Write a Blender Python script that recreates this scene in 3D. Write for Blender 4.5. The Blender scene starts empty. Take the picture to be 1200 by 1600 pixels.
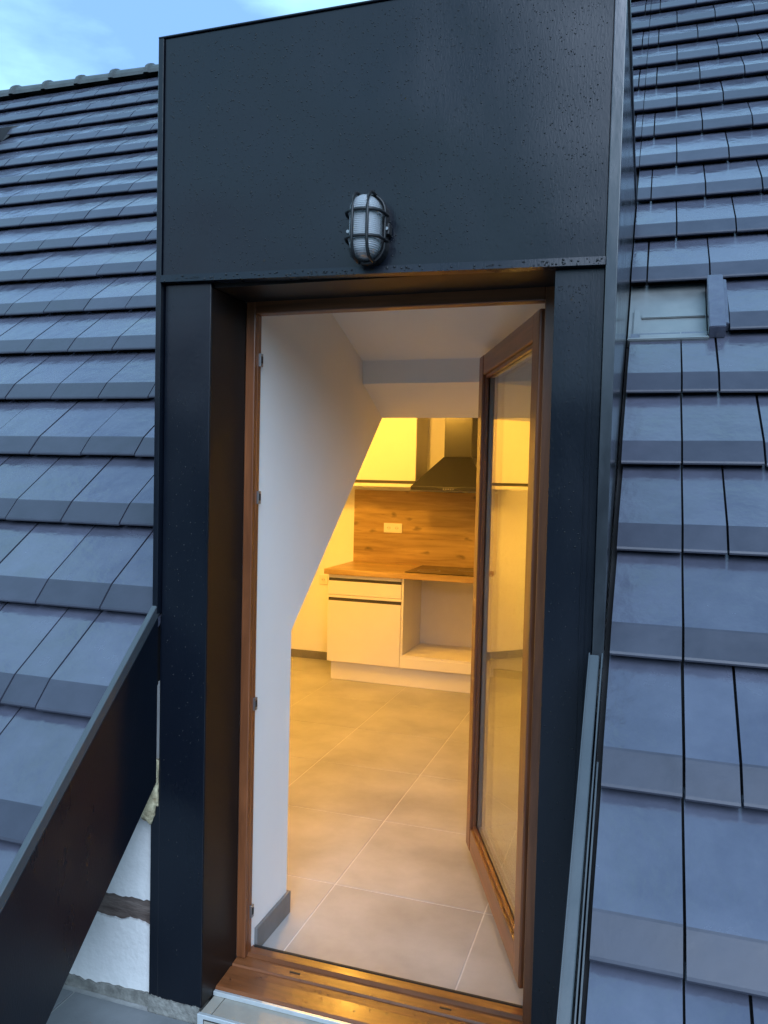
import bpy, bmesh, math, random
from mathutils import Vector, Matrix
random.seed(7)
S = bpy.context.scene
C = S.collection
R_ = math.radians

# ------------------------------------------------------------------ camera
cam_d = bpy.data.cameras.new('camera'); cam = bpy.data.objects.new('camera', cam_d); C.objects.link(cam)
def cam_axes(yaw, pitch, roll):
    y, p, r = map(R_, (yaw, pitch, roll))
    f = Vector((-math.sin(y)*math.cos(p), math.cos(y)*math.cos(p), -math.sin(p)))
    rt = Vector((math.cos(y), math.sin(y), 0)); up = rt.cross(f)
    return math.cos(r)*rt+math.sin(r)*up, -math.sin(r)*rt+math.cos(r)*up, f
cr, cu, cf = cam_axes(18.2, 2.45, 1.36)
CAM = Vector((0, 0, 1.62))
m = Matrix((cr, cu, -cf)).transposed().to_4x4(); m.translation = CAM
cam.matrix_world = m
cam_d.sensor_fit = 'VERTICAL'; cam_d.sensor_height = 24; cam_d.lens = 1240/1600*24
cam_d.clip_start = 0.02; cam_d.clip_end = 2000
S.camera = cam
def project(p):                       # pixel in the 1200 x 1600 picture, used only to tell which tiles are in view
    d = Vector(p)-CAM; z = d.dot(cf)
    return (600+1240*d.dot(cr)/z, 800-1240*d.dot(cu)/z) if z > .05 else (-9999, -9999)

# ------------------------------------------------------------------ world, sun, exposure
SUN_EL, SUN_AZ = 4.0, 215.0
W = bpy.data.worlds.new('World'); S.world = W; W.use_nodes = True
nt = W.node_tree; nt.nodes.clear()
def wn(t, **k):
    n = nt.nodes.new(t)
    for a, b in k.items(): setattr(n, a, b)
    return n
out = wn('ShaderNodeOutputWorld'); bg = wn('ShaderNodeBackground')
sky = wn('ShaderNodeTexSky', sky_type='NISHITA'); sky.sun_disc = False
sky.sun_elevation = R_(SUN_EL); sky.sun_rotation = R_(SUN_AZ)
tc = wn('ShaderNodeTexCoord'); mp = wn('ShaderNodeMapping'); mp.inputs['Scale'].default_value = (1.0, 1.0, 2.6)
mp.inputs['Location'].default_value = (0.35, .1, .25)
no = wn('ShaderNodeTexNoise'); no.inputs['Scale'].default_value = 3.2; no.inputs['Detail'].default_value = 7; no.inputs['Roughness'].default_value = .52
cr1 = wn('ShaderNodeValToRGB')
e = cr1.color_ramp.elements
e[0].position = .36; e[0].color = (1.5, 3.0, 6.0, 1)
e[1].position = .57; e[1].color = (3.2, 6.0, 7.6, 1)
el = e.new(.45); el.color = (2.1, 4.0, 6.8, 1)
mx = wn('ShaderNodeMixRGB'); mx.inputs[0].default_value = .88
nt.links.new(tc.outputs['Generated'], mp.inputs[0]); nt.links.new(mp.outputs[0], no.inputs['Vector'])
nt.links.new(no.outputs['Fac'], cr1.inputs[0])
nt.links.new(sky.outputs[0], mx.inputs[1]); nt.links.new(cr1.outputs[0], mx.inputs[2])
nt.links.new(mx.outputs[0], bg.inputs[0]); bg.inputs[1].default_value = .092
nt.links.new(bg.outputs[0], out.inputs[0])
sun_d = bpy.data.lights.new('sun', 'SUN'); sun = bpy.data.objects.new('sun', sun_d); C.objects.link(sun)
sun_d.energy = 1.5; sun_d.angle = R_(50); sun_d.color = (.68, .79, 1.0)
sun.rotation_euler = Vector((-.35, .75, -.6)).to_track_quat('-Z', 'Y').to_euler()
sun.location = (-5, -6, 12)
vs = S.view_settings; vs.view_transform = 'Standard'; vs.look = 'None'; vs.exposure = 1.28; vs.gamma = 1
S.cycles.max_bounces = 10; S.cycles.diffuse_bounces = 5; S.cycles.glossy_bounces = 5
S.cycles.transparent_max_bounces = 12; S.cycles.transmission_bounces = 6
S.cycles.use_denoising = True; S.cycles.caustics_reflective = False; S.cycles.caustics_refractive = False
S.cycles.sample_clamp_indirect = 6

# ------------------------------------------------------------------ materials
def mat(name, col, rough=.5, metal=0, var=0, vscale=6, bump=0, bscale=60, bdist=.002, stretch=(1, 1, 1), coords='pos', col2=None,
        roughvar=0, coat=0, spec=.5, objvar=0, detail=6, buckle=0):
    M = bpy.data.materials.new(name); M.use_nodes = True; t = M.node_tree; N = t.nodes; L = t.links
    b = N['Principled BSDF']
    b.inputs['Base Color'].default_value = (*col, 1); b.inputs['Roughness'].default_value = rough
    b.inputs['Metallic'].default_value = metal; b.inputs['Specular IOR Level'].default_value = spec
    if coat: b.inputs['Coat Weight'].default_value = coat; b.inputs['Coat Roughness'].default_value = .08
    if coords == 'pos': src = N.new('ShaderNodeNewGeometry').outputs['Position']
    else: src = N.new('ShaderNodeTexCoord').outputs['Object']
    mp = N.new('ShaderNodeMapping'); mp.inputs['Scale'].default_value = stretch; L.new(src, mp.inputs[0])
    if var or roughvar:
        n = N.new('ShaderNodeTexNoise'); n.inputs['Scale'].default_value = vscale; n.inputs['Detail'].default_value = detail
        n.inputs['Roughness'].default_value = .6; L.new(mp.outputs[0], n.inputs['Vector'])
        if var:
            r = N.new('ShaderNodeValToRGB'); r.color_ramp.elements[0].position = .3; r.color_ramp.elements[1].position = .7
            c2 = col2 or tuple(c*(1+var) for c in col)
            c1 = tuple(c*(1-var) for c in col) if not col2 else col
            r.color_ramp.elements[0].color = (*c1, 1); r.color_ramp.elements[1].color = (*c2, 1)
            L.new(n.outputs['Fac'], r.inputs[0]); cs = r.outputs[0]
            if objvar:
                oi = N.new('ShaderNodeObjectInfo'); mr = N.new('ShaderNodeMapRange'); mr.inputs[3].default_value = 1-objvar; mr.inputs[4].default_value = 1+objvar
                L.new(oi.outputs['Random'], mr.inputs[0])
                mm = N.new('ShaderNodeVectorMath'); mm.operation = 'SCALE'; L.new(cs, mm.inputs[0]); L.new(mr.outputs[0], mm.inputs['Scale']); cs = mm.outputs[0]
            L.new(cs, b.inputs['Base Color'])
        if roughvar:
            mr = N.new('ShaderNodeMapRange'); mr.inputs[1].default_value = .3; mr.inputs[2].default_value = .7
            mr.inputs[3].default_value = max(.02, rough-roughvar); mr.inputs[4].default_value = rough+roughvar
            L.new(n.outputs['Fac'], mr.inputs[0]); L.new(mr.outputs[0], b.inputs['Roughness'])
    if bump:
        n2 = N.new('ShaderNodeTexNoise'); n2.inputs['Scale'].default_value = bscale; n2.inputs['Detail'].default_value = 4
        L.new(mp.outputs[0], n2.inputs['Vector'])
        bm_ = N.new('ShaderNodeBump'); bm_.inputs['Strength'].default_value = bump; bm_.inputs['Distance'].default_value = bdist
        L.new(n2.outputs['Fac'], bm_.inputs['Height']); L.new(bm_.outputs[0], b.inputs['Normal'])
        if buckle:
            n3 = N.new('ShaderNodeTexNoise'); n3.inputs['Scale'].default_value = 2.6; n3.inputs['Detail'].default_value = 1; L.new(src, n3.inputs['Vector'])
            b3 = N.new('ShaderNodeBump'); b3.inputs['Strength'].default_value = 1; b3.inputs['Distance'].default_value = buckle
            L.new(n3.outputs['Fac'], b3.inputs['Height']); L.new(b3.outputs[0], bm_.inputs['Normal'])
    return M

def wood(name, dark, light, axis, rough=.35, knots=False, scale=1.0, coat=.15):
    M = bpy.data.materials.new(name); M.use_nodes = True; t = M.node_tree; N = t.nodes; L = t.links
    b = N['Principled BSDF']; b.inputs['Roughness'].default_value = rough; b.inputs['Coat Weight'].default_value = coat; b.inputs['Coat Roughness'].default_value = .15
    tcn = N.new('ShaderNodeTexCoord'); mp = N.new('ShaderNodeMapping')
    s = [26*scale]*3; s['xyz'.index(axis)] = 2.2*scale; mp.inputs['Scale'].default_value = s
    L.new(tcn.outputs['Object'], mp.inputs[0])
    n = N.new('ShaderNodeTexNoise'); n.inputs['Scale'].default_value = 1; n.inputs['Detail'].default_value = 9; n.inputs['Roughness'].default_value = .62
    n.inputs['Distortion'].default_value = .7
    L.new(mp.outputs[0], n.inputs['Vector'])
    r = N.new('ShaderNodeValToRGB'); r.color_ramp.elements[0].position = .3; r.color_ramp.elements[1].position = .72
    r.color_ramp.elements[0].color = (*dark, 1); r.color_ramp.elements[1].color = (*light, 1)
    L.new(n.outputs['Fac'], r.inputs[0]); cs = r.outputs[0]
    # broad tone changes
    mp2 = N.new('ShaderNodeMapping'); s2 = [3.2*scale]*3; s2['xyz'.index(axis)] = .6*scale; mp2.inputs['Scale'].default_value = s2
    L.new(tcn.outputs['Object'], mp2.inputs[0])
    n2 = N.new('ShaderNodeTexNoise'); n2.inputs['Scale'].default_value = 2; n2.inputs['Detail'].default_value = 3; L.new(mp2.outputs[0], n2.inputs['Vector'])
    mr = N.new('ShaderNodeMapRange'); mr.inputs[1].default_value = .3; mr.inputs[2].default_value = .7; mr.inputs[3].default_value = .72; mr.inputs[4].default_value = 1.2
    L.new(n2.outputs['Fac'], mr.inputs[0])
    sc = N.new('ShaderNodeVectorMath'); sc.operation = 'SCALE'; L.new(cs, sc.inputs[0]); L.new(mr.outputs[0], sc.inputs['Scale']); cs = sc.outputs[0]
    if knots:
        for (vs_, lo, hi, st) in ((2.3, .0, .10, (1.1, 2.0, 2.0)), (3.4, .0, .05, (.35, 8, 8))):
            mp3 = N.new('ShaderNodeMapping'); mp3.inputs['Rotation'].default_value = (-math.pi/2 if knots == 'xz' else 0, 0, 0); mp3.inputs['Scale'].default_value = st; mp3.inputs['Location'].default_value = (.37, 0, .21)
            L.new(tcn.outputs['Object'], mp3.inputs[0])
            nn = N.new('ShaderNodeTexNoise'); nn.inputs['Scale'].default_value = 9; L.new(mp3.outputs[0], nn.inputs['Vector'])
            ad = N.new('ShaderNodeVectorMath'); ad.operation = 'MULTIPLY_ADD'; ad.inputs[1].default_value = (.12, .12, .12)
            L.new(nn.outputs['Color'], ad.inputs[0]); L.new(mp3.outputs[0], ad.inputs[2])
            v = N.new('ShaderNodeTexVoronoi'); v.voronoi_dimensions = '2D'; v.inputs['Scale'].default_value = vs_; L.new(ad.outputs[0], v.inputs['Vector'])
            mr3 = N.new('ShaderNodeMapRange'); mr3.inputs[1].default_value = lo; mr3.inputs[2].default_value = hi; mr3.inputs[3].default_value = .38; mr3.inputs[4].default_value = 1
            L.new(v.outputs['Distance'], mr3.inputs[0])
            s3 = N.new('ShaderNodeVectorMath'); s3.operation = 'SCALE'; L.new(cs, s3.inputs[0]); L.new(mr3.outputs[0], s3.inputs['Scale']); cs = s3.outputs[0]
    L.new(cs, b.inputs['Base Color'])
    bp = N.new('ShaderNodeBump'); bp.inputs['Strength'].default_value = .25; bp.inputs['Distance'].default_value = .001
    L.new(n.outputs['Fac'], bp.inputs['Height']); L.new(bp.outputs[0], b.inputs['Normal'])
    return M

def pane_glass(name):
    M = bpy.data.materials.new(name); M.use_nodes = True; t = M.node_tree; N = t.nodes; L = t.links
    N.remove(N['Principled BSDF']); o = N['Material Output']
    tr = N.new('ShaderNodeBsdfTransparent'); tr.inputs[0].default_value = (.93, .95, .94, 1)
    gl = N.new('ShaderNodeBsdfGlossy'); gl.inputs['Roughness'].default_value = .015; gl.inputs[0].default_value = (.95, .95, .95, 1)
    fr = N.new('ShaderNodeFresnel'); fr.inputs[0].default_value = 2.4
    ge = N.new('ShaderNodeNewGeometry'); iv = N.new('ShaderNodeMath'); iv.operation = 'SUBTRACT'; iv.inputs[0].default_value = 1
    L.new(ge.outputs['Backfacing'], iv.inputs[1])
    mu = N.new('ShaderNodeMath'); mu.operation = 'MULTIPLY'; L.new(fr.outputs[0], mu.inputs[0]); L.new(iv.outputs[0], mu.inputs[1])
    ms = N.new('ShaderNodeMixShader'); L.new(mu.outputs[0], ms.inputs[0]); L.new(tr.outputs[0], ms.inputs[1]); L.new(gl.outputs[0], ms.inputs[2])
    L.new(ms.outputs[0], o.inputs[0])
    return M

def emitter(name, col, st):
    M = bpy.data.materials.new(name); M.use_nodes = True; b = M.node_tree.nodes['Principled BSDF']
    b.inputs['Emission Color'].default_value = (*col, 1); b.inputs['Emission Strength'].default_value = st
    return M

M = {}
M['tile'] = mat('roof_tile_slate', (.074, .079, .110), .20, var=.16, vscale=7, bump=.55, bscale=16, bdist=.006, roughvar=.10, objvar=.13, spec=.85)
M['band'] = mat('roof_tile_dark_band', (.046, .049, .068), .34, var=.14, vscale=9, bump=.15, bscale=30, bdist=.003, roughvar=.06, objvar=.11, spec=.36)  # darker, less bumpy lower strip of each tile
M['deck'] = mat('roof_underlay', (.02, .02, .022), .8, var=.2, bump=.2)
M['ridge'] = mat('ridge_tile_grey', (.05, .055, .055), .5, var=.25, vscale=9, bump=.4, bscale=30)
M['black'] = mat('anthracite_cladding', (.0028, .0048, .0098), .29, var=.15, vscale=3, bump=.3, bscale=240, bdist=.0009, stretch=(1, 1, .3), roughvar=.07, spec=.42, buckle=.016)
M['blackrev'] = mat('brown_black_reveal', (.010, .0075, .007), .42, var=.12, vscale=3, bump=.12, bscale=300, bdist=.0006, roughvar=.05, spec=.25)
M['wetmetal'] = mat('wet_cheek_metal', (.028, .032, .038), .2, var=.3, vscale=12, bump=.25, bscale=60, bdist=.0015, stretch=(1, 1, .3), roughvar=.09, spec=.8)
M['drop'] = mat('water_bead_on_black', (.004, .005, .007), .03, spec=.4)
M['clear'] = mat('clear_water_bead', (1, 1, 1), .0); M['clear'].node_tree.nodes['Principled BSDF'].inputs['Transmission Weight'].default_value = 1; M['clear'].node_tree.nodes['Principled BSDF'].inputs['IOR'].default_value = 1.33
M['cap'] = mat('grey_edge_trim', (.05, .058, .066), .33, var=.1, vscale=5, bump=.1, bscale=90, roughvar=.06, spec=.7)
M['zinc'] = mat('zinc_flashing', (.25, .27, .27), .42, metal=.5, var=.12, vscale=8, bump=.25, bscale=14, bdist=.004, roughvar=.08)
M['plaster'] = mat('white_masonry_paint', (.78, .79, .78), .75, var=.06, vscale=9, bump=.7, bscale=48, bdist=.004)
M['beam'] = mat('rotten_timber', (.07, .048, .04), .85, var=.6, vscale=22, bump=1, bscale=40, bdist=.01, stretch=(.4, 1, 1.6), col2=(.2, .16, .14))
M['mortar'] = mat('grey_mortar', (.22, .22, .2), .9, var=.4, vscale=26, bump=1, bscale=70, bdist=.006)
M['wool'] = mat('insulation_wool', (.26, .2, .11), .95, var=.5, vscale=30, bump=1, bscale=60, bdist=.01, col2=(.72, .64, .42))
M['ttile'] = mat('terrace_tile_stone', (.2, .215, .225), .36, var=.2, vscale=5, bump=.3, bscale=80, roughvar=.12, objvar=.06)
M['tgrout'] = mat('terrace_grout', (.42, .43, .42), .85, var=.2, vscale=30, bump=.3)
M['stile'] = mat('step_tile_beige', (.36, .34, .29), .5, var=.12, vscale=14, bump=.2, bscale=90)
M['whitetrim'] = mat('pale_metal_trim', (.62, .68, .7), .35, metal=.4, var=.1, vscale=20)
oakd, oakl = (.10, .031, .011), (.28, .095, .034)
M['oakz'] = wood('brown_laminate_upright', oakd, oakl, 'z'); M['oakx'] = wood('brown_laminate_level', oakd, oakl, 'x')
M['sillx'] = wood('wet_brown_laminate_sill', (.12, .038, .012), (.28, .1, .036), 'x', rough=.36, coat=.2)
M['seal'] = mat('black_rubber_seal', (.02, .018, .016), .6, var=.1)
M['steel'] = mat('steel_keep', (.35, .35, .36), .35, metal=.9, var=.1, vscale=30)
M['glass'] = pane_glass('window_glass')
M['spacer'] = mat('grey_spacer_bar', (.35, .36, .37), .4, metal=.3, var=.05)
M['wall'] = mat('white_wall_paint', (.87, .865, .85), .8, var=.02, vscale=3, bump=.12, bscale=160, bdist=.0015)
M['skirt'] = mat('grey_skirting_tile', (.17, .165, .16), .5, var=.15, vscale=12, bump=.1)
M['ftile'] = mat('concrete_look_floor_tile', (.28, .278, .272), .42, var=.3, vscale=2.2, bump=.08, bscale=50, roughvar=.1, objvar=.05, col2=(.48, .475, .465), detail=9)
M['grout'] = mat('pale_floor_grout', (.62, .61, .58), .8, var=.08, vscale=40)
M['cab'] = mat('white_cabinet_front', (.8, .77, .72), .38, var=.02, vscale=4, bump=.03)
M['cabin'] = mat('white_cabinet_board', (.74, .71, .66), .5, var=.03, vscale=6, bump=.05)
M['channel'] = mat('dark_grip_channel', (.05, .047, .044), .4, var=.1)
M['oaktop'] = wood('oak_worktop_board', (.29, .175, .06), (.54, .37, .16), 'x', rough=.4, knots='xy', scale=.8, coat=.05)
M['oaksplash'] = wood('oak_splashback_board', (.27, .165, .06), (.52, .36, .16), 'x', rough=.4, knots='xz', scale=.8, coat=.05)
M['hood'] = mat('black_hood_enamel', (.018, .018, .018), .28, var=.1, vscale=4)
M['hob'] = mat('black_glass_hob', (.012, .012, .012), .06, var=.1, vscale=4)
M['socket'] = mat('white_socket_plastic', (.8, .78, .74), .35, var=.02)
M['white'] = mat('white_enamel', (.8, .8, .8), .3, var=.03)
M['cage'] = mat('black_lamp_plastic', (.006, .0065, .008), .45, var=.15, vscale=40, bump=.15, bscale=300)
M['bulb'] = emitter('glowing_bulb', (1, .475, .055), 660)
M['ground'] = mat('dark_wet_garden', (.035, .045, .03), .9, var=.4, vscale=.2, bump=.3, bscale=2, bdist=.05)
M['render'] = mat('house_render', (.5, .49, .46), .85, var=.1, vscale=1, bump=.3)
def lens_mat():
    m_ = mat('ribbed_lamp_glass', (.66, .7, .74), .1, var=.05)
    t = m_.node_tree; N = t.nodes; L = t.links; b = N['Principled BSDF']
    b.inputs['Transmission Weight'].default_value = .55; b.inputs['IOR'].default_value = 1.45
    tcn = N.new('ShaderNodeTexCoord'); w = N.new('ShaderNodeTexWave'); w.bands_direction = 'Z'; w.inputs['Scale'].default_value = 62; w.inputs['Distortion'].default_value = 0
    L.new(tcn.outputs['Object'], w.inputs['Vector'])
    bp = N.new('ShaderNodeBump'); bp.inputs['Strength'].default_value = .5; bp.inputs['Distance'].default_value = .002
    L.new(w.outputs['Fac'], bp.inputs['Height']); L.new(bp.outputs[0], b.inputs['Normal'])
    return m_
M['lens'] = lens_mat()

# ------------------------------------------------------------------ helpers
def link(name, me, m_, parent=None, smooth=False):
    if m_ and not me.materials: me.materials.append(M[m_])
    if smooth:
        for p in me.polygons: p.use_smooth = True
    o = bpy.data.objects.new(name, me); C.objects.link(o)
    if parent: o.parent = parent
    return o
def finish(name, bm, m_, parent=None, smooth=False):
    bmesh.ops.recalc_face_normals(bm, faces=bm.faces[:])
    me = bpy.data.meshes.new(name); bm.to_mesh(me); bm.free()
    return link(name, me, m_, parent, smooth)
def add_box(bm, x0, x1, y0, y1, z0, z1):
    v = [bm.verts.new((x, y, z)) for x in (x0, x1) for y in (y0, y1) for z in (z0, z1)]
    for f in ((0, 1, 3, 2), (4, 6, 7, 5), (0, 4, 5, 1), (2, 3, 7, 6), (0, 2, 6, 4), (1, 5, 7, 3)): bm.faces.new([v[i] for i in f])
    return v
def box(name, x0, x1, y0, y1, z0, z1, m_, parent=None, bev=0):
    bm = bmesh.new(); add_box(bm, x0, x1, y0, y1, z0, z1)
    if bev: bmesh.ops.bevel(bm, geom=bm.edges[:], offset=bev, segments=1 if bev < .002 else 2, affect='EDGES', profile=.5)
    return finish(name, bm, m_, parent)
def add_prism(bm, poly, a0, a1, axis='x'):
    def P(p, a): return {'x': (a, p[0], p[1]), 'y': (p[0], a, p[1]), 'z': (p[0], p[1], a)}[axis]
    A = [bm.verts.new(P(p, a0)) for p in poly]; B = [bm.verts.new(P(p, a1)) for p in poly]
    bm.faces.new(A); bm.faces.new(B[::-1]); n = len(poly)
    for i in range(n): bm.faces.new((A[i], B[i], B[(i+1) % n], A[(i+1) % n]))
def prism(name, poly, a0, a1, axis, m_, parent=None, bev=0):
    bm = bmesh.new(); add_prism(bm, poly, a0, a1, axis)
    if bev: bmesh.ops.bevel(bm, geom=bm.edges[:], offset=bev, segments=1, affect='EDGES')
    return finish(name, bm, m_, parent)
def add_tube(bm, pts, r, n=8, closed=False):
    pts = [Vector(p) for p in pts]; rings = []; k = len(pts)
    for i, p in enumerate(pts):
        a = pts[(i-1) % k] if (closed or i) else p; b = pts[(i+1) % k] if (closed or i < k-1) else p
        d = (b-a).normalized(); u = d.cross(Vector((.13, .3, 1))).normalized(); v = d.cross(u)
        rings.append([bm.verts.new(p+r*(math.cos(2*math.pi*j/n)*u+math.sin(2*math.pi*j/n)*v)) for j in range(n)])
    for i in range(k if closed else k-1):
        A, B = rings[i], rings[(i+1) % k]
        for j in range(n): bm.faces.new((A[j], A[(j+1) % n], B[(j+1) % n], B[j]))
    if not closed: bm.faces.new(rings[0][::-1]); bm.faces.new(rings[-1])
def tag(o, label, cat, group=None):
    o['label'] = label; o['category'] = cat
    if group: o['group'] = group
    return o
def thing(name, label, cat, loc=(0, 0, 0), group=None):
    o = bpy.data.objects.new(name, None); C.objects.link(o); o.location = loc; o.empty_display_size = .1
    return tag(o, label, cat, group)
def struct(o): o['kind'] = 'structure'; return o
def stuff(o): o['kind'] = 'stuff'; return o

def drops(name, spots, parent, normal_axis):
    """many small flattened beads of water; spots = (position, outward normal, radius)"""
    vs_, fs = [], []
    for p, n, r in spots:
        n = Vector(n).normalized(); u = n.orthogonal().normalized(); v = n.cross(u); p = Vector(p); b = len(vs_)
        for (rr, hh) in ((1, -.1), (.72, .45)):
            for j in range(6):
                a = j*math.pi/3; vs_.append(p+r*rr*(math.cos(a)*u+math.sin(a)*v)+n*r*hh)
        vs_.append(p+n*r*.62)
        for j in range(6):
            k = (j+1) % 6; fs.append((b+j, b+k, b+6+k, b+6+j)); fs.append((b+6+j, b+6+k, b+12))
    me = bpy.data.meshes.new(name); me.from_pydata(vs_, [], fs); me.update()
    return stuff(link(name, me, 'drop' if parent.data.materials[0] == M['black'] else 'clear', parent, True))

# ------------------------------------------------------------------ ground and house body
bm = bmesh.new(); bmesh.ops.create_grid(bm, x_segments=8, y_segments=8, size=700)
g = struct(finish('ground', bm, 'ground')); g.location.z = -5.4
bm = bmesh.new(); rn = random.Random(21); prev = None          # unseen rise, added to block low sky out of the cladding's reflections
for i in range(61):
    x = -300+10*i
    h = 6.5+2.2*math.sin(i*.55)+1.6*math.sin(i*1.31+1)+rn.uniform(-.7, .7)
    cur = [bm.verts.new((x, y_, z_)) for y_, z_ in ((-26, -5.5), (-32, h*.55), (-40, h+1), (-60, h+2), (-120, -5.5))]
    if prev:
        for k in range(4): bm.faces.new((prev[k], prev[k+1], cur[k+1], cur[k]))
    prev = cur
struct(finish('low_sky_blocker', bm, 'ground'))
hb = thing('lower_storey', 'pale rendered lower storey carrying the roof terrace', 'house', (-2.5, 3, -5.4))
hb_w = box('wall', -9.6, 4.4, -2.4, 9.6, -5.4, -.25, 'render'); hb_w.parent = hb; hb_w.matrix_parent_inverse = Matrix.Translation((2.5, -3, 5.4))

# ------------------------------------------------------------------ terrace floor
TZ = -.07
tf = struct(box('terrace_floor', -6, 3.2, -2.3, 2.2, -.25, TZ-.006, 'tgrout'))
tw, gj = .60, .008
for i in range(-10, 6):
    for j in range(-7, 1):
        x0 = -1.705+i*tw+.0; y1 = 2.085+j*tw
        if x0 < -4.2 or x0 > 2.4: continue
        box('terrace_tile', x0+gj/2, x0+tw-gj/2, y1-tw+gj/2, y1-gj/2, TZ-.012, TZ, 'ttile', tf, .0015)

# ------------------------------------------------------------------ roof
A = R_(44); CA, SA = math.cos(A), math.sin(A); Y0, Z0 = 2.08, 1.154; EXP = .355; T0 = .012
def RP(x, t, n=0): return Vector((x, Y0+t*CA-n*SA, Z0+t*SA+n*CA))
ROT = Matrix.Rotation(A, 4, 'X')
cache = {}
PROF = [(.034, .0105), (.0, .0360), (.002, .0405), (.008, .0430), (.088, .0500), (.094, .0501), (.40, .004), (.40, -.012)]
def tile_mesh(w):
    k = round(w, 4)
    if k not in cache:
        bm = bmesh.new(); add_prism(bm, PROF, 0, k, 'x')
        bmesh.ops.recalc_face_normals(bm, faces=bm.faces[:])
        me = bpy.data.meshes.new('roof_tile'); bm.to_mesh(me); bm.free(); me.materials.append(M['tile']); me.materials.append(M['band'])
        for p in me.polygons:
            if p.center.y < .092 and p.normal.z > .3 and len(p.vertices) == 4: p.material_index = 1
        cache[k] = me
    return cache[k]
def place_tile(x0, x1, row, parent, hidden=None, lift=0):
    gap = .0062; w = x1-x0-gap
    if w < .015: return
    t = T0+EXP*row
    p = RP(x0+gap/2, t+random.uniform(-.0025, .0025), lift+random.uniform(-.001, .001))
    mtx = Matrix.Translation(p) @ ROT @ Matrix.Rotation(random.uniform(-.0035, .0035), 4, 'Z') @ Matrix.Rotation(random.uniform(-.006, .006), 4, 'Y')
    if hidden is not None:
        hidden.append((mtx, tile_mesh(w))); return
    o = bpy.data.objects.new('roof_tile', tile_mesh(w)); C.objects.link(o); o.parent = parent; o.matrix_world = mtx
def merge(name, lst, parent):
    bm = bmesh.new()
    for mtx, me in lst:
        n = len(bm.verts); bm.from_mesh(me); bm.verts.ensure_lookup_table()
        for v in bm.verts[n:]: v.co = mtx @ v.co
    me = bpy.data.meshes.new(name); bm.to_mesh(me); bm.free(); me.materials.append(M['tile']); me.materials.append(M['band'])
    return stuff(link(name, me, 'tile', parent))
def seen(x0, x1, row, edge):
    for x in (x0, x1, (x0+x1)/2):
        for d in (0, .2):
            px, py = project(RP(x, T0+EXP*row+d, .03))
            if edge(px) and -60 < py < 1660: return True
    return False

RIDGE_T = 5.80
XL, XR = -1.40, -.09          # outer sides of the dormer
roofL = thing('tiled_roof', 'slate grey tiled roof slope with ridge, above the black sloping side board', 'roof')
roofR = thing('tiled_roof', 'slate grey tiled roof slope with one tile missing over bare metal', 'roof')
def deck(name, x0, x1, t0, t1, parent, d0=-.16, d1=-.014):
    bm = bmesh.new(); vs_ = []
    for x in (x0, x1):
        for t in (t0, t1):
            for n in (d0, d1): vs_.append(bm.verts.new(RP(x, t, n)))
    for f in ((0, 1, 3, 2), (4, 6, 7, 5), (0, 4, 5, 1), (2, 3, 7, 6), (0, 2, 6, 4), (1, 5, 7, 3)): bm.faces.new([vs_[i] for i in f])
    return finish(name, bm, 'deck', parent)
deck('roof_deck', -9.6, XL-.022, -1.10, RIDGE_T, roofL)
deck('roof_deck', XR+.004, 4.4, -1.10, RIDGE_T, roofR)
deck('roof_deck', XL-.022, XR+.004, 2.62, RIDGE_T, roofR)
# rear slope behind the ridge
rp = RP(0, RIDGE_T)
prism('rear_slope', [(rp.y, rp.z-.02), (rp.y+3.4, rp.z-3.28), (rp.y+3.4, rp.z-3.5), (rp.y-.02, rp.z-.24)], -9.6, 4.4, 'x', 'deck', roofL)
hidL, hidR = [], []
PL = .2465
for row in range(-3, 16):
    ph = -1.604 if row % 2 == 0 else -1.724
    seams = [XL-.003]+[ph-PL*k for k in range(0, 34)]
    if row == -1: seams = [XL-.003, -1.62, -1.747]+[-1.747-PL*k for k in range(1, 33)]
    if row == -2: seams = [XL-.003]+[-1.70-PL*k for k in range(0, 33)]
    for a, b in zip(seams[1:], seams[:-1]):
        if a < -9.5: continue
        vis = seen(a, b, row, lambda px: -60 < px < 262)
        place_tile(a, b, row, roofL, None if vis else hidL)
PR = .2316
for row in range(-3, 16):
    if row >= 5: st = -.0246 if row % 2 else .085
    seams = None
    if row >= 5: seams = [XR+.003]+[st+PR*k for k in range(0, 19)]
    elif row == 4: seams = [.262+PR*k for k in range(0, 18)]
    else: seams = [XR+(.012 if row >= 2 else .016), .102]+([.218] if row % 2 else [])+[.333+PR*k+(.115 if row % 2 else 0) for k in range(0, 17)]
    for a, b in zip(seams[:-1], seams[1:]):
        if b > 4.3: continue
        vis = seen(a, b, row, lambda px: 900 < px < 1260)
        place_tile(a, b, row, roofR, None if vis else hidR)
for row in range(8, 16):                                   # slope that carries on above the dormer
    xs = [XL+.0]+[XL+.12*(row % 2)+PR*k for k in range(1, 6)]+[XR+.006]
    xs = sorted(x for x in set(xs) if XL <= x <= XR+.006)
    for a, b in zip(xs[:-1], xs[1:]): place_tile(a, b, row, roofR, hidR)
merge('further_roof_tiles', hidL, roofL); merge('further_roof_tiles', hidR, roofR)
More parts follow.
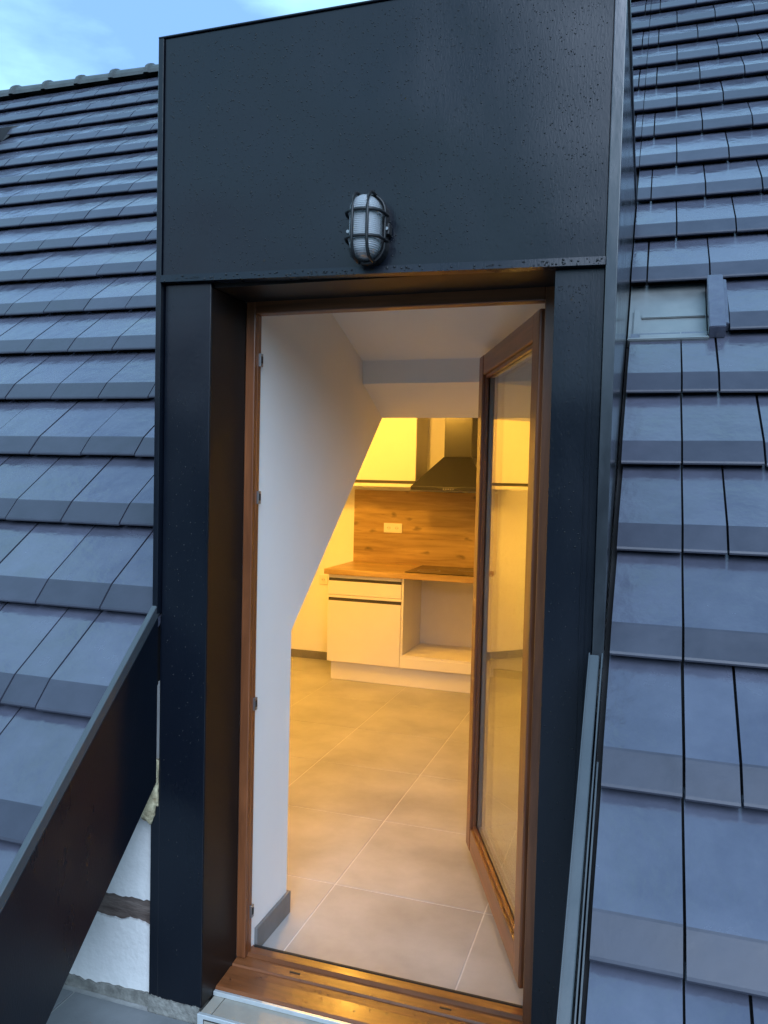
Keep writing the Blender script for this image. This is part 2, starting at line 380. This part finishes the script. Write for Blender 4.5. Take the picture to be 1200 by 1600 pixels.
# ridge tiles
def ridge_mesh():
    bm = bmesh.new(); n = 10; prof = [(0, .112), (.018, .128), (.05, .128), (.062, .112), (.40, .104)]
    rings = []
    for x, r in prof:
        for rr in (r, ):
            rings.append([bm.verts.new((x, -rr*1.12*math.cos(math.pi*j/n), rr*math.sin(math.pi*j/n)-.03)) for j in range(n+1)])
    for a, b in zip(rings[:-1], rings[1:]):
        for j in range(n): bm.faces.new((a[j], a[j+1], b[j+1], b[j]))
    bm.faces.new(rings[0]+[]); bm.faces.new(rings[-1][::-1])
    bmesh.ops.recalc_face_normals(bm, faces=bm.faces[:])
    me = bpy.data.meshes.new('ridge_tile'); bm.to_mesh(me); bm.free(); me.materials.append(M['ridge'])
    return me
rm = ridge_mesh(); rl = RP(0, RIDGE_T, -.005)
for k in range(-13, 24):
    x = -4.73-.372*k
    if x < -9.5 or x > 4.0: continue
    o = bpy.data.objects.new('ridge_tile', rm); C.objects.link(o); o.parent = roofL if x < -1 else roofR
    o.matrix_world = Matrix.Translation((x, rl.y, rl.z+random.uniform(-.004, .004)))
# vent tile on the far slope
bm = bmesh.new()
q = [(0, 0, .03), (.24, 0, .03), (.24, .34, .03), (0, .34, .03), (.03, .0, .13), (.21, .0, .13), (.19, .27, .055), (.05, .27, .055)]
v = [bm.verts.new(a) for a in q]
for f in ((0, 3, 2, 1), (0, 1, 5, 4), (1, 2, 6, 5), (2, 3, 7, 6), (3, 0, 4, 7), (4, 5, 6, 7)): bm.faces.new([v[i] for i in f])
vt = finish('vent_tile', bm, 'deck', roofL); vt.matrix_world = Matrix.Translation(RP(-5.36, 4.50)) @ ROT

# side boards of the cut in the roof, with their edge trims
def slope_prism(name, x0, x1, ya, yb, top, bot, m_, parent, bev=0):
    s = SA/CA
    poly = [(ya, top+(ya-2.09)*s), (yb, top+(yb-2.09)*s), (yb, bot+(yb-2.09)*s), (ya, bot+(ya-2.09)*s)]
    return prism(name, poly, x0, x1, 'x', m_, parent, bev)
slope_prism('side_board', -1.420, -1.400, 1.30, 2.075, 1.196, .680, 'black', roofL, .001)
slope_prism('edge_trim', -1.417, -1.3985, 1.30, 2.085, 1.240, 1.198, 'cap', roofL, .002)
slope_prism('side_board', -.118, -.104, 1.30, 2.05, 1.196, .680, 'black', roofR, .001)
slope_prism('edge_trim', -.121, -.0955, 1.30, 2.048, 1.230, 1.200, 'cap', roofR, .002)
slope_prism('trim_lip', -.121, -.1185, 1.30, 2.046, 1.236, 1.2302, 'cap', roofR)
slope_prism('upstand', -.0905, -.0875, 1.30, 2.068, 1.216, 1.12, 'cap', roofR)
slope_prism('upstand', -.0835, -.0800, 1.30, 1.86, 1.204, 1.10, 'cap', roofR)
# bare metal where a tile is missing (row 4)
t4 = T0+EXP*4
def roofbox(name, x0, x1, t0, t1, n0, n1, m_, parent, bev=0):
    bm = bmesh.new(); add_box(bm, x0, x1, t0, t1, n0, n1)
    if bev: bmesh.ops.bevel(bm, geom=bm.edges[:], offset=bev, segments=2, affect='EDGES')
    o = finish(name, bm, m_, parent); o.matrix_world = Matrix.Translation(RP(0, 0)) @ ROT; return o
fl = roofbox('flashing_sheet', XR+.006, .192, t4-.01, t4+.40, -.0125, -.008, 'zinc', roofR)
fl['label'] = 'bare zinc flashing sheet in the gap of a missing tile'
for (a, b, c_, d, e_, f_, nm) in ((XR+.006, .196, t4-.026, t4-.012, -.01, .026, 'flashing_lip'), (XR+.05, .19, t4+.155, t4+.185, -.008, -.001, 'flashing_fold'), (XR+.046, .19, t4-.011, t4+.03, -.008, .010, 'flashing_fold'),
                              (XR+.022, XR+.044, t4+.02, t4+.21, -.008, .004, 'flashing_clip')):
    roofbox(nm, a, b, c_, d, e_, f_, 'zinc', fl, .003)
roofbox('closer_tile', .194, .250, t4-.012, t4+.34, .012, .062, 'tile', roofR, .003)
roofbox('closer_tile', .249, .263, t4+.03, t4+.33, .01, .046, 'tile', roofR, .003)

# ------------------------------------------------------------------ dormer
dm = thing('dormer', 'tall anthracite metal clad dormer framing the doorway', 'dormer')
TOP = 2.905
YB = Y0+(TOP-Z0)/(SA/CA)+.12
s_ = SA/CA
def cheek(name, x0, x1, m_):
    poly = [(2.10, Z0+.02*s_-.02), (2.10, TOP-.03), (YB, TOP-.03), (YB, TOP-.06)]
    return prism(name, poly, x0, x1, 'x', m_, dm)
cheek('cheek_panel', XL, XL+.04, 'wetmetal'); cheek('cheek_panel', XR-.04, XR, 'wetmetal')
box('flat_roof', XL-.012, XR+.006, 2.10, YB, TOP-.03, TOP, 'black', dm)
box('top_wall', XL+.04, XR-.04, 2.12, 2.355, 2.195, TOP-.03, 'wall', dm)
fz = lambda x: 2.192+(x-XL)*(2.166-2.192)/(XR-XL)     # lower edge runs slightly out of level, as in the photograph
bm = bmesh.new()
v = [bm.verts.new(p) for p in ((-1.395, 2.072, fz(-1.395)+.016), (-.117, 2.072, fz(-.117)+.016), (-.117, 2.072, 2.9), (-1.395, 2.072, 2.9),
                               (-1.395, 2.10, fz(-1.395)+.016), (-.117, 2.10, fz(-.117)+.016), (-.117, 2.10, 2.9), (-1.395, 2.10, 2.9))]
for f in ((0, 1, 2, 3), (4, 7, 6, 5), (0, 4, 5, 1), (1, 5, 6, 2), (2, 6, 7, 3), (3, 7, 4, 0)): bm.faces.new([v[i] for i in f])
fascia = finish('fascia_panel', bm, 'black', dm)
bm = bmesh.new()
v = [bm.verts.new(p) for p in ((-1.397, 2.060, fz(-1.397)-.004), (-.115, 2.060, fz(-.115)-.004), (-.115, 2.063, fz(-.115)+.017), (-1.397, 2.063, fz(-1.397)+.017),
                               (-1.397, 2.10, fz(-1.397)-.004), (-.115, 2.10, fz(-.115)-.004), (-.115, 2.10, fz(-.115)+.012), (-1.397, 2.10, fz(-1.397)+.012))]
for f in ((0, 1, 2, 3), (4, 7, 6, 5), (0, 4, 5, 1), (1, 5, 6, 2), (2, 6, 7, 3), (3, 7, 4, 0)): bm.faces.new([v[i] for i in f])
lip = finish('drip_lip', bm, 'black', dm)
box('corner_trim', -1.415, -1.3975, 2.064, 2.14, 1.19, TOP-.004, 'black', dm, .0015)
box('corner_trim', -.1145, -.086, 2.064, 2.105, 1.15, TOP-.004, 'wetmetal', dm, .002)
box('corner_trim', -.1145, -.100, 2.070, 2.105, TZ, 1.148, 'black', dm, .002)
box('top_trim', -1.417, -.084, 2.066, 2.14, TOP-.003, TOP+.003, 'black', dm, .002)
# pilasters
pl = box('pilaster', -1.395, -1.239, 2.085, 2.30, -.02, fz(-1.3)-.006, 'black', dm, .002)
box('pilaster_base', -1.428, -1.3955, 2.088, 2.24, -.02, .60, 'black', dm, .002)
box('pilaster_back', -1.40, -1.3955, 2.088, 2.24, .602, 1.18, 'black', dm)
box('reveal_panel', -1.2385, -1.237, 2.087, 2.30, -.018, 2.17, 'blackrev', dm)
pr_ = box('pilaster', -.240, -.116, 2.085, 2.42, -.07, fz(-.2)-.006, 'black', dm, .002)
box('seam_strip', -.150, -.1475, 2.082, 2.0855, -.05, 2.155, 'black', dm)
box('seam_strip', -.136, -.1345, 2.082, 2.0855, -.05, 2.155, 'black', dm)
box('soffit_panel', -1.237, -.240, 2.102, 2.30, 2.172, 2.19, 'blackrev', dm)
# rain drops
sp = []
rnd = random.Random(3)
for k in range(7000):
    x = rnd.uniform(-1.38, -.13); z = rnd.uniform(2.22, 2.88); r = rnd.choice((.0006, .0007, .0009, .0011, .0014, .0018, .0024))*rnd.uniform(.8, 1.15)
    sp.append(((x, 2.072, z), (0, -1, 0), r))
drops('rain_beads', sp, fascia, 'y')
sp = []
for k in range(130):
    x = rnd.uniform(-1.39, -.12); sp.append(((x, 2.0605, fz(x)+rnd.uniform(-.004, .012)), (0, -1, -.3), rnd.uniform(.0015, .0036)))
drops('rain_beads', sp, lip, 'y')
for (P_, x0, x1, nn) in ((pl, -1.385, -1.245, 330), (pr_, -.236, -.155, 420)):
    sp = []
    for k in range(nn):
        z = 2.12-2.0*rnd.random()**1.9
        sp.append(((rnd.uniform(x0, x1), 2.085, z), (0, -1, 0), rnd.choice((.0009, .0012, .0016, .0022))*rnd.uniform(.8, 1.1)))
    drops('rain_beads', sp, P_, 'y')

# ------------------------------------------------------------------ wall beside the dormer
rw = thing('rendered_wall', 'rough white painted wall with a bare brown timber strip under the sloping board', 'wall')
box('wall_core', -5.8, -1.30, 2.135, 2.30, TZ, .98, 'mortar', rw)
def ragged(name, x0, x1, zlo, zhi, rag_lo, rag_hi, yf, yb, m_, parent, seed):
    rn = random.Random(seed); bm = bmesh.new(); n = 90; F, B = [], []
    lo, hi = [], []; a = b = 0
    for i in range(n+1):
        a = .72*a+rn.uniform(-1, 1); b = .72*b+rn.uniform(-1, 1)
        lo.append(zlo+a*rag_lo); hi.append(zhi+b*rag_hi)
    xs = [x0+(x1-x0)*i/n for i in range(n+1)]
    loV = [bm.verts.new((x, yf, z)) for x, z in zip(xs, lo)]; hiV = [bm.verts.new((x, yf, z)) for x, z in zip(xs, hi)]
    loB = [bm.verts.new((x, yb, z)) for x, z in zip(xs, lo)]; hiB = [bm.verts.new((x, yb, z)) for x, z in zip(xs, hi)]
    for i in range(n):
        bm.faces.new((loV[i], loV[i+1], hiV[i+1], hiV[i])); bm.faces.new((loV[i], loB[i], loB[i+1], loV[i+1])); bm.faces.new((hiV[i], hiV[i+1], hiB[i+1], hiB[i]))
    bm.faces.new((loV[0], hiV[0], hiB[0], loB[0])); bm.faces.new((loV[-1], loB[-1], hiB[-1], hiV[-1]))
    return finish(name, bm, m_, parent)
ragged('plaster', -2.4, -1.40, .268, .97, .0045, 0, 2.112, 2.14, 'plaster', rw, 1)
ragged('plaster', -2.4, -1.40, -.052, .188, .004, .0045, 2.112, 2.14, 'plaster', rw, 2)
box('timber_strip', -3.0, -1.40, 2.121, 2.136, .16, .30, 'beam', rw)
ragged('mortar_joint', -2.4, -1.428, TZ-.004, -.044, 0, .006, 2.104, 2.14, 'mortar', rw, 5)
ragged('mortar_joint', -1.4275, -1.245, TZ-.004, -.021, 0, .0035, 2.083, 2.14, 'mortar', rw, 6)
# lump of insulation in the gap
bm = bmesh.new(); bmesh.ops.create_icosphere(bm, subdivisions=4, radius=1)
rn = random.Random(9); ph = [rn.uniform(0, 6) for _ in range(6)]
for v in bm.verts:
    c = v.co; f = 1+.13*math.sin(5*c.x+ph[0])*math.sin(4*c.z+ph[1])+.09*math.sin(11*c.z+7*c.y+ph[2])+.05*math.sin(17*c.x+13*c.z+ph[3])
    b = Vector((max(-.72, min(.72, c.x)), max(-.72, min(.72, c.y)), max(-.8, min(.8, c.z))))*f
    w_ = .75-.45*b.z; v.co = Vector((b.x*.060*w_-.014*(1-b.z), b.y*.034, b.z*.108))
ins = finish('insulation_lump', bm, 'wool', None, True); ins.location = (-1.424, 2.098, .635); ins.rotation_euler = (0, R_(6), R_(10))
tag(ins, 'crumbly yellowish insulation lump stuck between the sloping board and the dormer', 'insulation')

# ------------------------------------------------------------------ threshold step
stp = thing('threshold_step', 'low tiled step with pale metal edging below the door sill', 'step')
box('step_core', -1.236, -.241, 2.072, 2.28, TZ, -.030, 'mortar', stp)
xs = [-1.235, -1.196, -.72, -.242]
for a, b in zip(xs[:-1], xs[1:]): box('step_tile', a+.0015, b-.0015, 2.074, 2.162, -.030, -.021, 'stile', stp, .001)
box('edge_profile', -1.237, -.241, 2.060, 2.0725, TZ, -.019, 'whitetrim', stp, .0015)
box('riser_slot', -1.215, -.26, 2.0585, 2.0605, -.062, -.031, 'seal', stp)
box('riser_insert', -1.212, -.263, 2.0575, 2.059, -.059, -.034, 'stile', stp)

# ------------------------------------------------------------------ door frame
fr = thing('door_frame', 'brown wood grain door frame with a wide wet sill', 'door frame')
box('jamb', -1.237, -1.204, 2.300, 2.345, .02, 2.19, 'oakz', fr, .003)
box('jamb_bead', -1.206, -1.202, 2.318, 2.338, .03, 2.13, 'oakz', fr, .001)
box('jamb', -.290, -.2402, 2.300, 2.36, .02, 2.19, 'oakz', fr, .003)
box('head', -1.204, -.290, 2.302, 2.345, 2.135, 2.19, 'oakx', fr, .003)
sill = prism('sill', [(2.165, -.016), (2.165, -.004), (2.172, .001), (2.235, .006), (2.262, .010), (2.2655, .006), (2.272, .006), (2.2755, .013), (2.318, .018), (2.322, .030),
               (2.352, .032), (2.356, .026), (2.372, .026), (2.374, .005), (2.374, -.016)], -1.236, -.2405, 'x', 'sillx', fr)
box('sill_edge', -1.236, -.2405, 2.153, 2.1645, -.020, -.006, 'whitetrim', fr, .001)
box('threshold_seal', -1.2, -.29, 2.3565, 2.3635, .0262, .034, 'seal', fr)
for x in (-1.02, -.52): box('drain_slot', x-.018, x+.018, 2.292, 2.297, .0150, .0172, 'seal', sill)
for z in (1.992, 1.547, .865, .164):
    kp = box('keep_plate', -1.2035, -1.196, 2.326, 2.344, z-.021, z+.021, 'steel', fr, .001)
    box('keep_slot', -1.1962, -1.1945, 2.330, 2.340, z-.010, z+.012, 'seal', kp)
sp = []
for k in range(90):
    y = rnd.uniform(2.17, 2.31); sp.append(((rnd.uniform(-1.22, -.3), y, -.0005+(y-2.165)*.115), (0, -.1, 1), rnd.uniform(.0012, .0034)))
drops('rain_beads', sp, sill, 'z')

# ------------------------------------------------------------------ door leaf, hung on the right and open inwards
dl = thing('glazed_door', 'open brown framed glass door leaf beaded with rain', 'door', (-.311, 2.352, 0))
dl.rotation_euler = (0, 0, R_(180-68.2))
LW, LT, LB, LH = .965, .066, .088, 2.125      # local: +x along the leaf from the hinges, -y towards the room
sw = .082
def stile(x0, x1, bevel=True):
    poly = [(x0, 0), (x1, 0), (x1, -LT), (x0, -LT)]
    return box('stile', x0, x1, -LT, 0, LB, LH, 'oakz', dl, .006)
stile(0, sw); stile(LW-sw, LW)
box('rail', sw-.001, LW-sw+.001, -LT+.002, -.002, LH-sw, LH, 'oakx', dl, .006)
box('rail', sw-.001, LW-sw+.001, -LT+.002, -.002, LB, LB+sw+.018, 'oakx', dl, .006)
gx0, gx1, gz0, gz1 = sw, LW-sw, LB+sw+.018, LH-sw
def bead(n, x0, x1, z0, z1): return box(n, x0, x1, -.024, -.012, z0, z1, 'oakz', dl, .002)
bead('glazing_bead', gx0, gx0+.014, gz0, gz1); bead('glazing_bead', gx1-.014, gx1, gz0, gz1)
bead('glazing_bead', gx0+.014, gx1-.014, gz1-.014, gz1); bead('glazing_bead', gx0+.014, gx1-.014, gz0, gz0+.014)
p1 = box('pane', gx0+.001, gx1-.001, -.030, -.026, gz0+.001, gz1-.001, 'glass', dl)
p2 = box('pane', gx0+.001, gx1-.001, -.050, -.046, gz0+.001, gz1-.001, 'glass', dl)
for (a, b, c_, d) in ((gx0+.002, gx0+.012, gz0+.002, gz1-.002), (gx1-.016, gx1-.002, gz0+.002, gz1-.002), (gx0+.012, gx1-.016, gz0+.002, gz0+.012), (gx0+.012, gx1-.016, gz1-.012, gz1-.002)):
    box('spacer_bar', a, b, -.0455, -.0305, c_, d, 'spacer', dl)
for y in (-.016, -.036, -.052): box('edge_seal', -.006, .001, y-.005, y, LB-.012, LH+.004, 'seal', dl)
box('edge_strip', -.004, .001, -.031, -.024, LB, LH, 'oakz', dl)
sp = []
for k in range(1700):
    z = gz0+.02+1.25*rnd.random()**1.35; sp.append(((rnd.uniform(gx0+.02, gx1-.02), -.026, z), (0, 1, 0), rnd.uniform(.0008, .0023)))
drops('rain_beads', sp, p1, 'y')
sp = []
for k in range(120): sp.append(((rnd.uniform(sw, LW-sw), rnd.uniform(-.012, -.003), LB+sw+.018), (0, .3, 1), rnd.uniform(.0015, .004)))
drops('rain_beads', sp, p1, 'z')

# ------------------------------------------------------------------ bulkhead lamp on the fascia
lx, lz, ly = -.735, 2.287, 2.072
wl = thing('bulkhead_lamp', 'oval caged bulkhead wall lamp with ribbed clear glass', 'wall lamp', (lx, ly, lz))
def stadium(hw, hh, n=12):
    pts = []
    for k in range(n+1): a = math.pi*k/n; pts.append((hw*math.cos(a), hh-hw+hw*math.sin(a)))
    for k in range(n+1): a = math.pi+math.pi*k/n; pts.append((hw*math.cos(a), -(hh-hw)+hw*math.sin(a)))
    return pts
def dome(name, layers, m_, parent, smooth=True, hhk=None):
    bm = bmesh.new(); rings = []
    for (y, hw, hh) in layers: rings.append([bm.verts.new((p[0], y, p[1])) for p in stadium(hw, hh)])
    for a, b in zip(rings[:-1], rings[1:]):
        n = len(a)
        for j in range(n): bm.faces.new((a[j], a[(j+1) % n], b[(j+1) % n], b[j]))
    bm.faces.new(rings[0]); bm.faces.new(rings[-1][::-1])
    return finish(name, bm, m_, parent, smooth)
dome('base', [(0, .050, .092), (-.028, .050, .092), (-.034, .047, .089)], 'cage', wl, False)
dome('reflector', [(-.0335, .040, .081), (-.0365, .040, .081)], 'white', wl, False)
dome('glass_lens', [(-.034, .043, .084), (-.060, .042, .083), (-.076, .038, .079), (-.086, .031, .072), (-.091, .020, .061), (-.093, .008, .049)], 'lens', wl)
bm = bmesh.new()
add_tube(bm, [(p[0], -.036, p[1]) for p in stadium(.049, .091)], .0042, 6, True)
finish('guard_ring', bm, 'cage', wl, True)
def bar(pts):
    bm = bmesh.new(); add_tube(bm, pts, .0045, 7); finish('guard_bar', bm, 'cage', wl, True)
for z in (.034, -.034):
    bar([(-.054, -.028, z), (-.052, -.055, z), (-.046, -.078, z), (-.034, -.092, z), (-.016, -.099, z), (0, -.1, z), (.016, -.099, z), (.034, -.092, z), (.046, -.078, z), (.052, -.055, z), (.054, -.028, z)])
for x in (-.021, .021):
    pts = []
    for (y, z) in ((-.034, .088), (-.058, .089), (-.080, .083), (-.094, .066), (-.1, .04), (-.1, 0), (-.1, -.04), (-.094, -.066), (-.080, -.083), (-.058, -.089), (-.034, -.088)): pts.append((x, y, z))
    bar(pts)
box('side_lug', .048, .060, -.032, -.006, -.016, .014, 'cage', wl, .002)
box('side_lug', -.060, -.048, -.032, -.006, -.016, .014, 'cage', wl, .002)
bm = bmesh.new(); add_tube(bm, [(-.0565, -.030, -.002), (-.0565, -.038, -.002)], .0045, 8); finish('screw', bm, 'steel', wl)
bm = bmesh.new(); add_tube(bm, [(.0545, -.030, -.002), (.0545, -.038, -.002)], .0045, 8); finish('screw', bm, 'steel', wl)
bm = bmesh.new(); bmesh.ops.create_uvsphere(bm, u_segments=14, v_segments=10, radius=.024)
for v in bm.verts: v.co.z *= 1.7
b_ = finish('bulb', bm, 'socket', wl, True); b_.location = (0, -.062, -.005)

# ------------------------------------------------------------------ interior shell
IX0, IX1, IYB, IH = -4.3, 1.7, 6.465, 2.5
PX0, PX1 = -1.21, -.262
fl_ = struct(box('room_floor', IX0-.1, IX1+.1, 2.374, IYB+.1, -.10, -.0015, 'grout'))
fy, fx = .626, .60
for j in range(-1, 6):
    for i in range(-6, 6):
        x0 = -1.117+i*fx; x1 = x0+fx; y0 = 2.890+j*fy; y1 = y0+fy
        y0 = max(y0, 2.3755); y1 = min(y1, IYB); x0 = max(x0, IX0); x1 = min(x1, IX1)
        if x1-x0 < .05 or y1-y0 < .05: continue
        box('floor_tile', x0+.0024, x1-.0024, y0+.0024, y1-.0024, -.012, 0, 'ftile', fl_, .0009)
sl = (1.907-1.056)/(3.617-2.63)
yk = 2.63+(IH-1.056)/sl
slope_poly = [(2.63, 1.056), (yk, IH), (yk, IH+.12), (2.63, 1.056+.14)]
struct(prism('sloped_ceiling', slope_poly, IX0, PX0-.1, 'x', 'wall')); struct(prism('sloped_ceiling', slope_poly, PX1+.1, IX1, 'x', 'wall'))
struct(prism('sloped_ceiling', [(3.617, 1.907), (yk, IH), (yk, IH+.12), (3.617, 2.05)], PX0-.1, PX1+.1, 'x', 'wall'))
struct(box('knee_wall', IX0, PX0-.1, 2.53, 2.63, 0, 1.10, 'wall')); struct(box('knee_wall', PX1+.1, IX1, 2.53, 2.63, 0, 1.10, 'wall'))
struct(box('ceiling', IX0-.1, IX1+.1, yk, IYB+.1, IH, IH+.1, 'wall'))
wb = struct(box('back_wall', IX0-.1, IX1+.1, IYB, IYB+.1, -.1, IH, 'wall'))
struct(box('side_wall', IX0-.1, IX0, 2.4, IYB, -.1, IH+.1, 'wall')); struct(box('side_wall', IX1, IX1+.1, 2.4, IYB, -.1, IH+.1, 'wall'))
pp = [(2.346, -.02), (2.63, -.02), (2.63, 1.056), (3.617, 1.907), (3.72, 2.0), (3.72, 2.62), (2.346, 2.62)]
wp = struct(prism('passage_wall', pp, PX0-.1, PX0, 'x', 'wall')); struct(prism('passage_wall', pp, PX1, PX1+.1, 'x', 'wall'))
pc = [(2.356, 2.482), (3.327, 2.135), (3.337, 2.036), (3.617, 1.907), (3.617, 2.05), (3.80, 2.3), (3.80, 2.66), (2.356, 2.66)]
struct(prism('passage_ceiling', pc, PX0, PX1, 'x', 'wall'))
box('skirting', PX0+.0005, PX0+.012, 2.376, 2.642, 0.0005, .082, 'skirt', wp, .001)
box('skirting', PX0-.1, PX0+.0002, 2.6305, 2.642, 0.0005, .082, 'skirt', wp, .001)
for a, b in ((IX0, -3.6), (-3.598, -3.0), (-2.998, -2.392), (-1.14, -.5), (-.498, .1)): box('skirting', a, b, IYB-.011, IYB-.0005, .0005, .070, 'skirt', wb, .001)
# ------------------------------------------------------------------ kitchen
KF = 5.832
def front(n, x0, x1, z0, z1, par): return box(n, x0+.0015, x1-.0015, KF, KF+.019, z0, z1, 'cab', par, .0012)
bc = thing('base_cabinet', 'white base cabinet with a drawer and one door beside the empty oven housing', 'cabinet', (0, 0, 0))
x0, x1 = -2.370, -1.762
box('carcass', x0, x1, KF+.021, IYB-.002, .15, .848, 'cabin', bc)
box('grip_channel', x0+.002, x1-.002, KF+.008, KF+.020, .798, .822, 'channel', bc); box('grip_channel', x0+.002, x1-.002, KF+.008, KF+.020, .636, .668, 'channel', bc)
front('top_rail', x0, x1, .822, .847, bc); front('drawer_front', x0, x1, .690, .798, bc); front('drawer_front', x0, x1, .666, .687, bc); front('door_front', x0, x1, .155, .640, bc)
box('plinth', x0+.02, x1, KF+.045, KF+.06, .002, .149, 'cab', bc)
oh = thing('oven_housing', 'empty white oven housing cabinet under the hob', 'cabinet')
x0, x1 = -1.761, -1.161
box('side_panel', x0, x0+.018, KF+.004, IYB-.01, .15, .848, 'cabin', oh); box('side_panel', x1-.018, x1, KF+.004, IYB-.01, .15, .848, 'cabin', oh)
box('back_panel', x0+.018, x1-.018, IYB-.12, IYB-.105, .15, .848, 'cabin', oh)
box('shelf', x0+.018, x1-.018, KF+.004, IYB-.12, .235, .253, 'cabin', oh)
front('bottom_front', x0, x1, .155, .236, oh); box('plinth', x0, x1, KF+.045, KF+.06, .002, .149, 'cab', oh)
wt = tag(box('worktop', -2.398, -1.145, 5.806, IYB-.001, .8505, .892, 'oaktop', None, .002), 'oak worktop across the white base cabinets', 'worktop')
bs = tag(box('splashback', -2.393, -1.145, IYB-.013, IYB-.0008, .8925, 1.513, 'oaksplash', None, .001), 'knotty oak splashback panel between worktop and range hood', 'splashback')
hb_ = thing('hob', 'black glass induction hob set on the oak worktop', 'hob')
box('glass_top', -1.752, -1.17, 5.872, 6.40, .8925, .8985, 'hob', hb_, .002)
bm = bmesh.new(); add_tube(bm, [(-1.6+.09*math.cos(a*.3927), 6.04+.09*math.sin(a*.3927), .8988) for a in range(16)], .0007, 4, True); finish('zone_ring', bm, 'steel', hb_)
bm = bmesh.new(); add_tube(bm, [(-1.33+.075*math.cos(a*.3927), 6.22+.075*math.sin(a*.3927), .8988) for a in range(16)], .0007, 4, True); finish('zone_ring', bm, 'steel', hb_)
def wall_cab(x0, x1, label, y0=6.118):
    o = thing('wall_cabinet', label, 'cabinet')
    box('carcass', x0, x1, y0+.021, IYB-.002, 1.552, 2.28, 'cabin', o)
    box('door_front', x0+.0015, x1-.0015, y0, y0+.019, 1.602, 2.28, 'cab', o, .0012)
    box('grip_channel', x0+.002, x1-.002, y0+.008, y0+.020, 1.577, 1.603, 'channel', o)
    box('light_rail', x0+.001, x1-.001, y0+.0005, y0+.019, 1.550, 1.577, 'cab', o, .001)
    return o
wall_cab(-2.352, -1.752, 'white wall cabinet hung over the worktop beside the range hood')
wall_cab(-2.953, -2.353, 'white wall cabinet hung over bare wall past the end of the worktop')
wall_cab(-1.150, -.55, 'white wall cabinet on the far side of the range hood')
# hood
hd = thing('range_hood', 'black pyramid range hood with a square chimney', 'range hood')
hx0, hx1, hy0 = -1.748, -1.152, 5.965; cx0, cx1, cy0 = -1.545, -1.318, 6.20
box('canopy_rim', hx0, hx1, hy0, IYB-.001, 1.532, 1.562, 'hood', hd, .002)
bm = bmesh.new()
lo = [bm.verts.new(p) for p in ((hx0+.002, hy0+.002, 1.5622), (hx1-.002, hy0+.002, 1.5622), (hx1-.002, IYB-.002, 1.5622), (hx0+.002, IYB-.002, 1.5622))]
hi = [bm.verts.new(p) for p in ((cx0, cy0, 1.80), (cx1, cy0, 1.80), (cx1, IYB-.002, 1.80), (cx0, IYB-.002, 1.80))]
bm.faces.new(lo[::-1]); bm.faces.new(hi)
for i in range(4): bm.faces.new((lo[i], lo[(i+1) % 4], hi[(i+1) % 4], hi[i]))
finish('canopy', bm, 'hood', hd)
box('chimney', cx0+.002, cx1-.002, cy0+.002, IYB-.002, 1.8002, 2.498, 'hood', hd, .002)
for k in range(5): box('button', -1.487+k*.019, -1.478+k*.019, hy0-.003, hy0+.001, 1.541, 1.550, 'steel', hd)
def sock(name, label, x, z, n):
    o = thing(name, label, 'socket', (x, IYB-(.013 if n == 2 else 0), z)); w = .081*n
    box('plate', -w/2, w/2, -.009, -.0002, -.0405, .0405, 'socket', o, .002)
    for k in range(n):
        cx = (k-(n-1)/2)*.071
        bm = bmesh.new(); add_tube(bm, [(cx+.0215*math.cos(a*.3927), -.0098, .0215*math.sin(a*.3927)) for a in range(16)], .0018, 5, True); finish('outlet_rim', bm, 'socket', o)
        bm = bmesh.new(); r1 = [bm.verts.new((cx+.019*math.cos(a*.3927), -.0094, .019*math.sin(a*.3927))) for a in range(16)]; bm.faces.new(r1); finish('outlet_well', bm, 'cabin', o)
        for dx in (-.0095, .0095): box('pin_hole', cx+dx-.0025, cx+dx+.0025, -.0102, -.0095, -.0025, .0025, 'seal', o)
sock('double_socket', 'white double power socket on the oak splashback', -2.036, 1.196, 2)
sock('wall_socket', 'white single socket low on the bare wall beside the base cabinet', -2.672, .712, 1)
# bare bulb hanging from the kitchen ceiling
for BX, BY, BZ, lab in ((-1.85, 4.75, 2.38, 'bare glowing bulb hanging in front of the wall cabinets'), (-3.15, 4.45, 2.36, 'bare glowing bulb hanging beyond the end of the worktop')):
  pb = thing('pendant_bulb', lab, 'light bulb', (BX, BY, BZ), 'bare ceiling bulbs')
  bm = bmesh.new(); add_tube(bm, [(0, 0, .085), (0, 0, IH-BZ-.02)], .003, 6); finish('cord', bm, 'socket', pb)
  bm = bmesh.new(); add_tube(bm, [(0, 0, .035), (0, 0, .09)], .018, 12); finish('lamp_holder', bm, 'socket', pb)
  bm = bmesh.new(); add_tube(bm, [(0, 0, IH-BZ-.025), (0, 0, IH-BZ-.0005)], .04, 14); finish('ceiling_rose', bm, 'socket', pb)
  bm = bmesh.new(); bmesh.ops.create_uvsphere(bm, u_segments=12, v_segments=8, radius=.036); finish('bulb', bm, 'bulb', pb, True)
